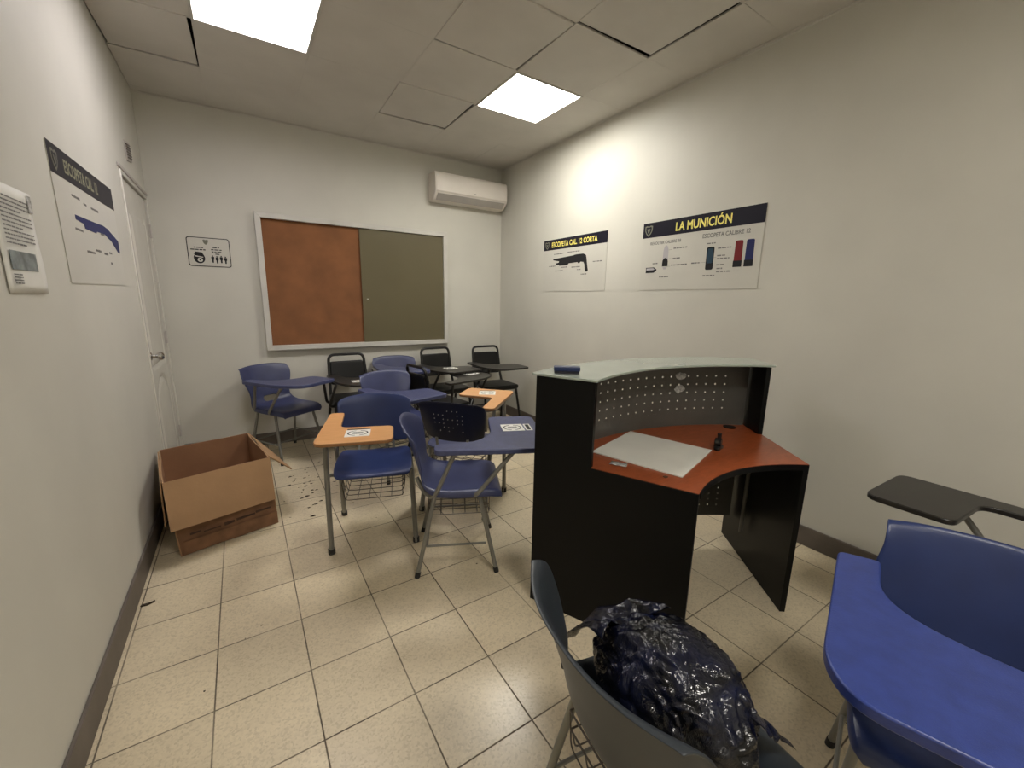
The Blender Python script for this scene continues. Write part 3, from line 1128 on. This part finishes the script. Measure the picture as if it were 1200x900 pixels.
def two_piece_chair(name, label, x, y, facing, plastic, backmat, perforated=False, stick=None, tz=.715, top=.775, tallness=.275):
    root = thing(name, label, 'chair', (x, y, 0), radians(facing - 90))
    root['group'] = 'two-piece chairs with wood tablets'
    st = M['steel']
    # seat pan
    P = []
    for (yy, z, hw, c) in ((.205, .418, .17, 0), (.214, .430, .192, 0), (.198, .443, .205, .006), (.13, .447, .212, .016), (.03, .441, .214, .022), (-.07, .438, .212, .022), (-.14, .445, .205, .018), (-.175, .452, .18, .010), (-.185, .446, .16, .0)):
        P.append([Vector((hw * u, yy, z + c * abs(u) ** 2.2)) for u in [-1 + 2 * i / 12 for i in range(13)]])
    MB().grid(P).build('seat', plastic, root, solid=.007, sub=2)
    # backrest
    n = 28 if perforated else 12
    z_b = top - tallness
    rows = 20 if perforated else 9
    P = []
    for j in range(rows + 1):
        v = j / rows
        z = z_b + (top - z_b) * v
        yb = -.205 - .065 * v
        hw = .222 - .028 * (1 - v) ** 2 - .006 * max(0, (v - .85) / .15) ** 2
        row = []
        for i in range(n + 1):
            u = -1 + 2 * i / n
            zz = z + (.020 * (1 - u * u) if v > .5 else -.010 * (1 - u * u)) * abs(2 * v - 1)
            zz -= (.012 * abs(u) ** 8) * (1 if v > .5 else -1) * abs(2 * v - 1) ** 3
            row.append(Vector((hw * u, yb + .055 * abs(u) ** 2.2 - (.010 if j == rows else 0), zz)))
        P.append(row)
    holes = set()
    if perforated:
        for j in range(5, 16, 2):
            for i in range(7, 21, 2):
                if random.Random(i * 31 + j * 7).random() < .62:
                    holes.add((j, i))
        bk = MB().grid(P).build('backrest', backmat, root, solid=.007, sub=1)
        # ventilation holes as small pale-edged openings through the plastic
        hb = MB()
        for (j, i) in sorted(holes):
            c = (P[j][i] + P[j + 1][i + 1]) / 2
            hb.tube([c + Vector((0, -.0105, 0)), c + Vector((0, -.0085, 0))], .0028, 8)
        hb.build('vent_hole', M['greyplastic'], bk)
    else:
        MB().grid(P).build('backrest', backmat, root, solid=.007, sub=2)
    # legs: flat oval tube, the right front one carries the tablet
    r = .014
    zt = tz - .02
    lg = MB().tube([(.235, .215, .004), (.235, .205, .30), (.232, .19, zt)], r, 14, flat=1.35).build('leg', st, root)
    foot(lg, (.235, .215, 0), .019)
    lg = MB().tube(smooth_path([(.22, -.215, .004), (.215, -.13, .30), (.212, -.06, .42)], .05), r, 14, flat=1.3).build('leg', st, root)
    foot(lg, (.22, -.215, 0), .018, (0, .085, .30))
    lg = MB().tube([(-.22, .205, .004), (-.205, .13, .42)], r, 14, flat=1.3).build('leg', st, root)
    foot(lg, (-.22, .205, 0), .018, (0, -.07, .42))
    lg = MB().tube(smooth_path([(-.22, -.215, .004), (-.215, -.13, .30), (-.205, -.06, .42)], .05), r, 14, flat=1.3).build('leg', st, root)
    foot(lg, (-.22, -.215, 0), .018, (0, .085, .30))
    fr_ = MB()
    for s_ in (-1, 1):
        fr_.tube([(s_ * .205, .14, .424), (s_ * .205, -.15, .424)], .011, 10)
        fr_.tube(smooth_path([(s_ * .105, .05, .424), (s_ * .105, -.17, .424), (s_ * .105, -.195, .47), (s_ * .105, -.205, .525)], .06, 6), .009, 10)
    fr_.tube([(-.205, .12, .42), (.235, .12, .42)], .010, 10)
    fr_.tube([(-.205, -.12, .42), (.212, -.12, .42)], .010, 10)
    fr_.build('seat_frame', st, root)
    basket(root, x=.17, y0=-.15, y1=.16, z0=.28, z1=.375)
    MB().tube([(.232, -.05, zt - .006), (.232, .36, zt - .006)], .009, 8).build('tablet_bracket', st, root)
    MB().tube([(.215, -.06, .42), (.228, -.035, zt)], .011, 10).build('tablet_support', st, root)
    tablet(root, 'ell', [M['woodtab'], M['woodedge']], tz, .018, stick=stick)
    return root


def padded_chair(name, label, x, y, facing, stick=None, tz=.70, top=.815, tab='paddle', size=1.0, tdx=0.0):
    root = thing(name, label, 'chair', (x, y, 0), radians(facing - 90))
    root.scale = (size, size, size)
    root['group'] = 'black padded tablet chairs'
    bk = M['black']
    r = .0130
    w_ = .155
    fr_ = MB()
    fr_.tube(smooth_path([(-w_ - .02, -.13, .40), (-w_ - .012, -.19, .50), (-w_, -.255, top), (w_, -.255, top), (w_ + .012, -.19, .50), (w_ + .02, -.13, .40)], .055, 7), r, 12)
    fr_.build('back_frame', bk, root)
    # back pad (open handle slot left above it)
    pad = MB()
    z0, z1 = .545, top - .062
    rp = rounded([(-.155, z0), (.155, z0), (.148, z1), (-.148, z1)], .02)
    mt = Matrix(((1, 0, 0, 0), (0, -.235, -1, -.075), (0, 1, 0, 0), (0, 0, 0, 1)))
    pad.prism(rp, -.018, .018, 0, mt)
    pad.build('back_pad', M['vinyl'], root, bevel=.010, seg=3)
    sp = MB()
    sp.prism(rounded([(-.185, -.17), (.185, -.17), (.205, .20), (-.205, .20)], .05), .425, .468)
    sp.build('seat_pad', M['vinyl'], root, bevel=.016, seg=4)
    for s_ in (-1, 1):
        lg = MB().tube([(s_ * .215, .225, .004), (s_ * .185, .145, .425)], r, 12).build('leg', bk, root)
        foot(lg, (s_ * .215, .225, 0), .0135, (-s_ * .03, -.08, .42))
        lg = MB().tube([(s_ * .205, -.235, .004), (s_ * .185, -.13, .41)], r, 12).build('leg', bk, root)
        foot(lg, (s_ * .205, -.235, 0), .0135, (-s_ * .02, .105, .42))
    rail = MB()
    for s_ in (-1, 1):
        rail.tube([(s_ * .185, .15, .418), (s_ * .185, -.14, .405)], r * .9, 10)
    rail.tube([(-.185, .13, .416), (.185, .13, .416)], r * .8, 8)
    rail.build('seat_frame', bk, root)
    MB().tube([(-.20, -.19, .18), (.20, -.19, .18)], .006, 8).build('rear_stretcher', bk, root)
    zt = tz - .018
    tablet(root, tab, M['blacktab'], tz, .018, dx=tdx, stick=stick)
    MB().tube(smooth_path([(.185, -.05, .41), (.225, -.045, .425), (.245, -.035, zt)], .02, 5), r * .9, 10).build('tablet_support', bk, root)
    MB().tube(smooth_path([(.185, .12, .416), (.235, .15, .43), (.20, .30, zt)], .03, 5), r * .9, 10).build('tablet_support', bk, root)
    return root


B, BT = M['blue'], M['bluetab']
shell_chair('tablet_arm_chair', 'periwinkle blue chair standing alone at left, beyond the cardboard box', .25, 4.04, -58, B, BT, tz=.705, topw=1.1, droop=.5, basketed=False)
padded_chair('padded_tablet_chair', 'leftmost black padded tablet chair, under the middle of the cork board', .825, 3.97, -90, stick=[(.02, .30, 180, .11, .09)], size=1.04, tz=.655, tdx=-.085)
shell_chair('tablet_arm_chair', 'farthest blue plastic chair, small, under the right half of the cork board', 1.28, 4.075, -98, B, BT, tz=.735, tdx=-.06, topw=1.08, droop=.6)
shell_chair('tablet_arm_chair', 'blue chair directly behind the deep blue chair with the wood tablet', 1.00, 3.19, -80, B, BT, hole=False, topw=1.08, droop=.6)
padded_chair('padded_tablet_chair', 'black padded tablet chair against the back wall at the cork board right corner', 1.765, 3.99, -88, stick=[(.07, .25, 180, .12, .10)], size=1.04, top=.83, tz=.69)
padded_chair('padded_tablet_chair', 'black padded chair turned sideways to face the right wall', 1.475, 3.45, 10, stick=[(.0, .34, 97, .15, .12)], tz=.69)
padded_chair('padded_tablet_chair', 'black padded tablet chair in the far right corner below the air conditioner', 2.33, 3.92, -94, size=1.02, top=.845, tz=.70)
two_piece_chair('two_piece_chair', 'deep blue two-piece chair facing us with a light wood tablet', .59, 2.38, -108, M['bluedeep'], M['bluedeep'], stick=[(.054, .31, 180, .12, .11)])
two_piece_chair('two_piece_chair', 'dark navy perforated-back chair seen from behind with a light wood tablet', 1.20, 2.43, 43, M['blue'], M['navyplastic'], True, top=.762, tallness=.245, stick=[(.07, .315, 15, .12, .12)])
shell_chair('tablet_arm_chair', 'blue plastic chair in side view whose labelled blue tablet reaches the desk', .90, 1.92, -25, B, BT, tab='wide', tz=.70, stick=[(-.045, .313, 92, .12, .12, True)], hole=False)
shell_chair('tablet_arm_chair', 'large blue tablet-arm chair cut by the right edge of the photo', 1.33, .07, 195, M['bluedeep'], M['bluetabdeep'], tab='near', tz=.69, hole=False, droop=.15, minw=.188)
shell_chair('tablet_arm_chair', 'blue chair by the right wall of which mainly the black tablet shows', 2.02, .03, 88, M['bluedeep'], M['blacktab'], tab='ell', tz=.70, hole=False)
shell_chair('plastic_chair', 'charcoal grey plastic chair in the foreground holding the black bag', .705, .440, -9, M['charcoal'], M['charcoal'], tab=None, group=None, hole=False, topw=1.2, droop=.0, curl=1.8, tall=.99, uprights=False)

# ------------------------------------------------------------------ curved reception desk
CX, CY = 1.58, .187
AL, AR = radians(114.6), radians(51.5)
RI, RO, RM, RS = .645, 1.32, 1.055, 1.22
TOPZ, WZ = 1.078, .722
desk = thing('reception_desk', 'black curved reception desk with cherry worktop and raised glass counter', 'reception desk', (CX, CY, 0), 0)
desk['label'] = 'black curved reception desk with cherry worktop and raised glass counter'
PT = .024


def side_panel(ang, sgn):
    # local: r along x, z along y, thickness in tangential direction
    d = Vector((cos(ang), sin(ang), 0))
    tn = Vector((-sin(ang), cos(ang), 0)) * sgn
    prof = [(RI, 0), (RO, 0), (RO, TOPZ), (RM, TOPZ), (RM, WZ), (RI, WZ)]
    mt = Matrix(((d.x, 0, tn.x, 0), (d.y, 0, tn.y, 0), (0, 1, 0, 0), (0, 0, 0, 1)))
    b = MB()
    b.prism(prof, 0, PT, 0, mt)
    return b.build('side_panel', M['deskblack'], desk, bevel=.0015, smooth=30)


side_panel(AL, -1)
side_panel(AR, 1)


def arc(r, a0, a1, n):
    return [(r * cos(a0 + (a1 - a0) * k / n), r * sin(a0 + (a1 - a0) * k / n)) for k in range(n + 1)]


tk = PT / RO
wt = MB()
# the edge of the worktop is black, its face cherry
wt.prism(arc(RI, AR + .004, AL - .004, 40) + arc(RO - .02, AL - .004, AR + .004, 40), WZ, WZ + .002, 0, side=0)
wt.prism(arc(RI - .002, AR + .040, AL - .040, 40) + arc(RO - .02, AL - .021, AR + .021, 40), WZ - .026, WZ, 1, side=1)
wt.build('worktop', [M['cherry'], M['deskblack']], desk, smooth=30)
ct = MB()
ct.prism(arc(RM - .012, AR - .012, AL + .012, 48) + arc(RO + .012, AL + .012, AR - .012, 48), TOPZ + .004, TOPZ + .014)
ct.build('glass_counter', M['mint'], desk, bevel=.0015, smooth=30)
ct = MB()
ct.prism(arc(RS + .004, AR + .02, AL - .02, 48) + arc(RS + .030, AL - .02, AR + .02, 48), TOPZ - .012, TOPZ + .004)
ct.prism(arc(RO - .05, AR + .02, AL - .02, 48) + arc(RO - .02, AL - .02, AR + .02, 48), TOPZ - .012, TOPZ + .004)
ct.build('counter_rail', M['deskblack'], desk, smooth=30)


def perforated(name, r, a0, a1, z0, z1, cols, rows, hr, margin=0.0, mz=.03, mz_top=None):
    """sheet on a cylinder, with real round holes on a regular pitch"""
    b = MB()
    mz_top = mz if mz_top is None else mz_top

    def P3(s_, z):
        a = a0 + s_ / r
        return (r * cos(a), r * sin(a), z)
    L_ = (a1 - a0) * r
    cw = (L_ - 2 * margin) / cols
    chh = (z1 - z0 - mz - mz_top) / rows
    for i in range(cols):
        for j in range(rows):
            sx0, sz0 = margin + i * cw, z0 + mz + j * chh
            cx, cz = sx0 + cw / 2, sz0 + chh / 2
            outer = [(sx0, sz0), (cx, sz0), (sx0 + cw, sz0), (sx0 + cw, cz), (sx0 + cw, sz0 + chh), (cx, sz0 + chh), (sx0, sz0 + chh), (sx0, cz)]
            inner = []
            for (ox, oz) in outer:
                a = atan2(oz - cz, ox - cx)
                inner.append((cx + hr * cos(a), cz + hr * sin(a)))
            vs = [P3(*q) for q in outer] + [P3(*q) for q in inner]
            b.add(vs, [(k, (k + 1) % 8, 8 + (k + 1) % 8, 8 + k) for k in range(8)])
    # plain margins
    n = 30
    for (za, zb_) in ((z0, z0 + mz), (z1 - mz_top, z1)):
        for k in range(n):
            s0, s1 = L_ * k / n, L_ * (k + 1) / n
            b.add([P3(s0, za), P3(s1, za), P3(s1, zb_), P3(s0, zb_)], [(0, 1, 2, 3)])
    if margin:
        for (sa, sb) in ((0, margin), (L_ - margin, L_)):
            b.add([P3(sa, z0 + mz), P3(sb, z0 + mz), P3(sb, z1 - mz_top), P3(sa, z1 - mz_top)], [(0, 1, 2, 3)])
    me = b.build(name, M['sheet'], desk, smooth=60)
    return me


perforated('perforated_screen', RS, AR + .024, AL - .022, WZ + .002, TOPZ + .002, 20, 5, .0045, .10, .075, .055)
perforated('modesty_panel', RM + .16, AR + .03, AL - .03, .17, WZ - .03, 22, 12, .0042, .06, .05)
pst = MB()
d = Vector((cos(AR + .05), sin(AR + .05), 0))
pst.tube([d * (RM - .02) + Vector((0, 0, .17)), d * (RM - .02) + Vector((0, 0, WZ - .03))], .010, 10)
pst.build('support_post', M['sheet'], desk)
# silvery tape residue on the screen
b = MB()
for (za, w_, h_, sd) in ((1.005, .075, .042, 1), (.935, .065, .046, 2)):
    a_mid = AR + .35
    rnd = random.Random(sd)
    n = 14
    pts = []
    for k in range(n):
        a = 2 * pi * k / n
        s_ = w_ / 2 * cos(a) * rnd.uniform(.8, 1.1)
        z = za + h_ / 2 * sin(a) * rnd.uniform(.8, 1.1)
        an = a_mid + s_ / RS
        pts.append(((RS - .006) * cos(an), (RS - .006) * sin(an), z))
    b.add(pts, [list(range(n))])
b.build('tape_residue', M['tape'], desk, smooth=0)
# cable grommet at the right rear corner
an = AR + .105
gm = MB()
gm.tube([(1.17 * cos(an), 1.17 * sin(an), WZ + .002), (1.17 * cos(an), 1.17 * sin(an), WZ + .006)], .032, 20)
gm.build('cable_grommet', M['deskblack'], desk)

# things lying on the desk
er = thing('board_eraser', 'blue whiteboard eraser lying on the glass counter of the desk', 'eraser', (1.135, 1.315, TOPZ + .0145), radians(-62 + 25))
MB().prism(rounded([(-.055, -.024), (.055, -.024), (.055, .024), (-.055, .024)], .008), .010, .028).build('eraser_body', M['eraser'], er, bevel=.003)
MB().prism(rounded([(-.052, -.022), (.052, -.022), (.052, .022), (-.052, .022)], .006), 0, .010).build('felt_pad', M['felt'], er)

A_, B_, C_ = Vector((1.655, 1.390)), Vector((1.77, .97)), Vector((1.38, .89))
B_ = Vector((1.765, 1.005))
D_ = A_ + C_ - B_
cen = (A_ + B_ + C_ + D_) / 4
wb = MB().prism([tuple(q - cen) for q in (A_, B_, C_, D_)], 0, .006)
o = wb.build('white_sheet', M['whiteboard'], bevel=.0008)
o.location = (cen.x, cen.y, WZ + .0025)
tag(o, 'flat white melamine sheet lying on the cherry desk worktop', 'board')
# scrap of tape under its corner
sc = MB()
P = [[Vector((.07 * i / 5, .04 * j / 4, .001 + .003 * abs(sin(i * 1.7 + j)))) for i in range(6)] for j in range(5)]
o = sc.grid(P).build('tape_scrap', M['tape'], solid=.0004)
o.location = (1.235, 1.135, WZ + .0026)
o.rotation_euler = (0, 0, radians(-60))
tag(o, 'crumpled scrap of clear tape at the left side of the desk worktop', 'tape')
o = MB().prism(rounded([(-.008, -.006), (.009, -.007), (.007, .006), (-.006, .007)], .002), 0, .003).build('tape_scrap', M['stain'])
o.location = (1.33, .93, WZ + .0025)
tag(o, 'tiny dark scrap on the worktop beside the white sheet front edge', 'scrap')
# small black clamp
cl = thing('black_clamp', 'small black plastic clamp standing on the desk at the corner of the white sheet', 'clamp', (1.825, 1.01, WZ + .0025), radians(20))
b = MB()
b.prism(rounded([(-.045, -.012), (.02, -.02), (.03, .015), (-.04, .012)], .008), 0, .016)
b.build('base', M['black'], cl, bevel=.003)
b = MB()
b.tube([(0, -.012, .030), (0, .016, .030)], .021, 16)
b.build('wheel', M['black'], cl)
b = MB()
b.tube([(0, 0, .03), (-.004, 0, .075)], [.008, .010], 12)
b.build('arm', M['black'], cl)

# ------------------------------------------------------------------ cardboard box
BA, BB_ = Vector((-.405, 2.635)), Vector((.075, 2.765))   # front corners on the floor
ux = (BB_ - BA).normalized()
uy = Vector((-ux.y, ux.x))
bw, bd, bhh = (BB_ - BA).length, .60, .435
ang = atan2(ux.y, ux.x)
bxo = thing('cardboard_box', 'open brown cardboard box with hanging flaps on the floor by the left wall', 'box', (BA.x, BA.y, 0), ang)
bxo.location = (BA.x + .012, BA.y, 0)
bw -= .01
th = .006
SK = .045


def wall_sheet(name, pts, mats, parent, n=10, wob=.006, seed=1):
    """a slightly warped double-faced cardboard sheet through four corners"""
    a, b_, c, d_ = [Vector(p) for p in pts]
    nr = (b_ - a).cross(d_ - a).normalized()
    P = []
    for j in range(n + 1):
        row = []
        for i in range(n + 1):
            u, v = i / n, j / n
            q = (a * (1 - u) + b_ * u) * (1 - v) + (d_ * (1 - u) + c * u) * v
            q = q + nr * (noise.noise(q * 4 + Vector((seed, 0, 0))) * wob * 2 * min(1, 4 * u * (1 - u) + .3))
            row.append(q)
        P.append(row)
    mb = MB()
    mb.grid(P, 0)
    mb.grid([[q - nr * th for q in row] for row in P], 1)
    m_ = n + 1
    N2 = m_ * m_
    rim = [i for i in range(m_)] + [j * m_ + n for j in range(1, m_)] + [n * m_ + i for i in range(n - 1, -1, -1)] + [j * m_ for j in range(n - 1, 0, -1)]
    for k in range(len(rim)):
        p, q = rim[k], rim[(k + 1) % len(rim)]
        mb.f.append([p, q, q + N2, p + N2])
        mb.mi.append(0)
    return mb.build(name, mats, parent, smooth=40)


CM = [M['cardin'], M['card']]
CO = [M['card'], M['cardin']]
# walls: first material faces the side of +normal
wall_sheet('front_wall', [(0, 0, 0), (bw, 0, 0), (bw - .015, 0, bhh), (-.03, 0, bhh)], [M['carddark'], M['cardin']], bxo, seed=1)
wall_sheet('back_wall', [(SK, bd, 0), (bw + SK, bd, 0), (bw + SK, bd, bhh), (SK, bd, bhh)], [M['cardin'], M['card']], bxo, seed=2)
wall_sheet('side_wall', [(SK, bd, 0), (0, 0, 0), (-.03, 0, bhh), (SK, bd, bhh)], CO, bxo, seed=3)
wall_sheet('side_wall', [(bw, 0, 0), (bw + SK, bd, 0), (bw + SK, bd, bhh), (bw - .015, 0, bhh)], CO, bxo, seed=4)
MB().prism([(.004, .004), (bw - .004, .004), (bw + SK - .004, bd - .004), (SK + .004, bd - .004)], .001, .007).build('bottom', M['cardin'], bxo)
f1 = wall_sheet('flap', [(-.035, -.085, bhh - .24), (bw - .025, -.075, bhh - .24), (bw - .015, -.006, bhh + .004), (-.03, -.006, bhh + .004)], CO, bxo, wob=.008, seed=5)
wall_sheet('flap', [(bw + SK + .004, bd - .01, bhh + .002), (bw - .008, .03, bhh + .002), (bw + .125, .06, bhh - .135), (bw + .175, bd - .20, bhh - .175)], [M['card'], M['card']], bxo, seed=6)
wall_sheet('flap', [(-.045, .02, bhh - .25), (-.036, .02, bhh + .002), (SK - .012, bd - .03, bhh + .002), (SK - .024, bd - .06, bhh - .25)], CO, bxo, wob=.002, seed=7)
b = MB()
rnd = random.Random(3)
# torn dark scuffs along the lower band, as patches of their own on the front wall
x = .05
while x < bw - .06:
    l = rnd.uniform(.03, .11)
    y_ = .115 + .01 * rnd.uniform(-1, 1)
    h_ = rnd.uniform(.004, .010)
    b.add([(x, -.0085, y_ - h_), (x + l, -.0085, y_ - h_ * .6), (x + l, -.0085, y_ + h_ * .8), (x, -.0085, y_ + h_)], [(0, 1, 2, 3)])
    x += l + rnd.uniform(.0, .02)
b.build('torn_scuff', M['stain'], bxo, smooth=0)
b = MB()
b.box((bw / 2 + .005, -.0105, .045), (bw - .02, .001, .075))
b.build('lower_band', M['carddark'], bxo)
P = [[Vector((bw - .10 + .06 * i / 6, -.011 - .003 * abs(sin(i * 1.3 + j * 2)), .205 + .02 * j / 3)) for i in range(7)] for j in range(4)]
MB().grid(P).build('tape_piece', M['tape'], bxo)

# ------------------------------------------------------------------ black bag on the foreground chair
bag = thing('trash_bag', 'shiny crinkled black plastic bag slumped on the charcoal chair seat', 'bag', (.74, .45, .449), 0)
bm = bmesh.new()
bmesh.ops.create_icosphere(bm, subdivisions=6, radius=1)
for v in bm.verts:
    p = v.co.copy()
    q = p.copy()
    n1 = noise.noise(p * 1.6 + Vector((3, 1, 7)))
    wv = Vector((noise.noise(p * 2.5), noise.noise(p * 2.5 + Vector((7, 0, 0))), noise.noise(p * 2.5 + Vector((0, 7, 0)))))
    d1 = noise.voronoi(p * 2.6 + wv * .8)[0]
    d2 = noise.voronoi(p * 6.0 + wv * 2.2 + Vector((3, 3, 3)))[0]
    d3 = noise.voronoi(p * 12.0 + wv * 4.0)[0]
    s = .94 + .12 * n1 + .10 * min(.6, d1[1] - d1[0]) + .055 * min(.6, d2[1] - d2[0]) + .012 * min(.6, d3[1] - d3[0])
    q = Vector((p.x * .150, p.y * .19, p.z * .125)) * s
    if q.z < -.04:
        q.x *= 1 + (-.04 - q.z) * 1.5
        q.z = -.04 + (q.z + .04) * .6
    v.co = q + Vector((0, 0, .105))
zmin = min(v.co.z for v in bm.verts)
for v in bm.verts:
    v.co.z -= zmin
me = bpy.data.meshes.new('bag_body')
bm.to_mesh(me)
bm.free()
me.materials.append(M['bag'])
me.shade_smooth()
o = bpy.data.objects.new('bag_body', me)
COL.objects.link(o)
o.parent = bag


def loose_film(name, fn, nu, nv, parent, seed):
    P = []
    for j in range(nv + 1):
        row = []
        for i in range(nu + 1):
            q = Vector(fn(i / nu, j / nv))
            w1 = noise.noise(q * 14 + Vector((seed, 0, 0)))
            w2 = 1 - 2 * abs(noise.noise(q * 24 + Vector((0, seed, 0))))
            q += Vector((w1, noise.noise(q * 15 + Vector((0, 0, seed))), w2 * .6)) * .016
            row.append(q)
        P.append(row)
    return MB().grid(P).build(name, M['bag'], parent, solid=.0012, smooth=60)


# gathered mouth flopping towards the desk
loose_film('bag_mouth', lambda u, v: (-.12 + .22 * u, .10 + .13 * v + .02 * sin(u * 5), .175 - .09 * v * v + .025 * sin(u * 9 + v * 3)), 40, 26, bag, 2)
# loose film draped forward over the seat front
loose_film('bag_drape', lambda u, v: (.03 + .12 * v, -.19 + .17 * u, .13 - .115 * v + .015 * sin(u * 8)), 34, 26, bag, 5)

# ------------------------------------------------------------------ litter on the floor
b = MB()
rnd = random.Random(11)
for k in range(70):
    if k < 50:
        x, y = rnd.gauss(.30, .10), rnd.gauss(3.2, .30)
    else:
        x, y = rnd.uniform(-.3, 1.0), rnd.uniform(1.4, 3.4)
    if -.5 < x < .12 and y < 3.45 and y > 2.5:
        continue
    s = rnd.uniform(.005, .019) * (1 if k < 50 else .4)
    a0 = rnd.uniform(0, 6)
    n = 6
    top = [(x + s * cos(a0 + 2 * pi * i / n) * rnd.uniform(.4, 1.3), y + s * .5 * sin(a0 + 2 * pi * i / n) * rnd.uniform(.5, 1.4), rnd.uniform(.001, .004)) for i in range(n)]
    b.add(top + [(x, y, .0005)], [list(range(n))] + [(i, (i + 1) % n, n) for i in range(n)])
o = b.build('leaf_litter', M['debris'])
tag(o, 'dark specks of leaf litter scattered on the floor tiles beside the box', 'litter', kind='stuff')
o = MB().prism([(-.02, -.004), (.006, -.007), (.028, .004), (.03, .012), (.012, .006), (-.016, .006)], 0, .006).build('scrap', M['debris'])
o.location = (-.485, 2.27, 0)
tag(o, 'dark brown scrap on the floor against the left baseboard', 'scrap')
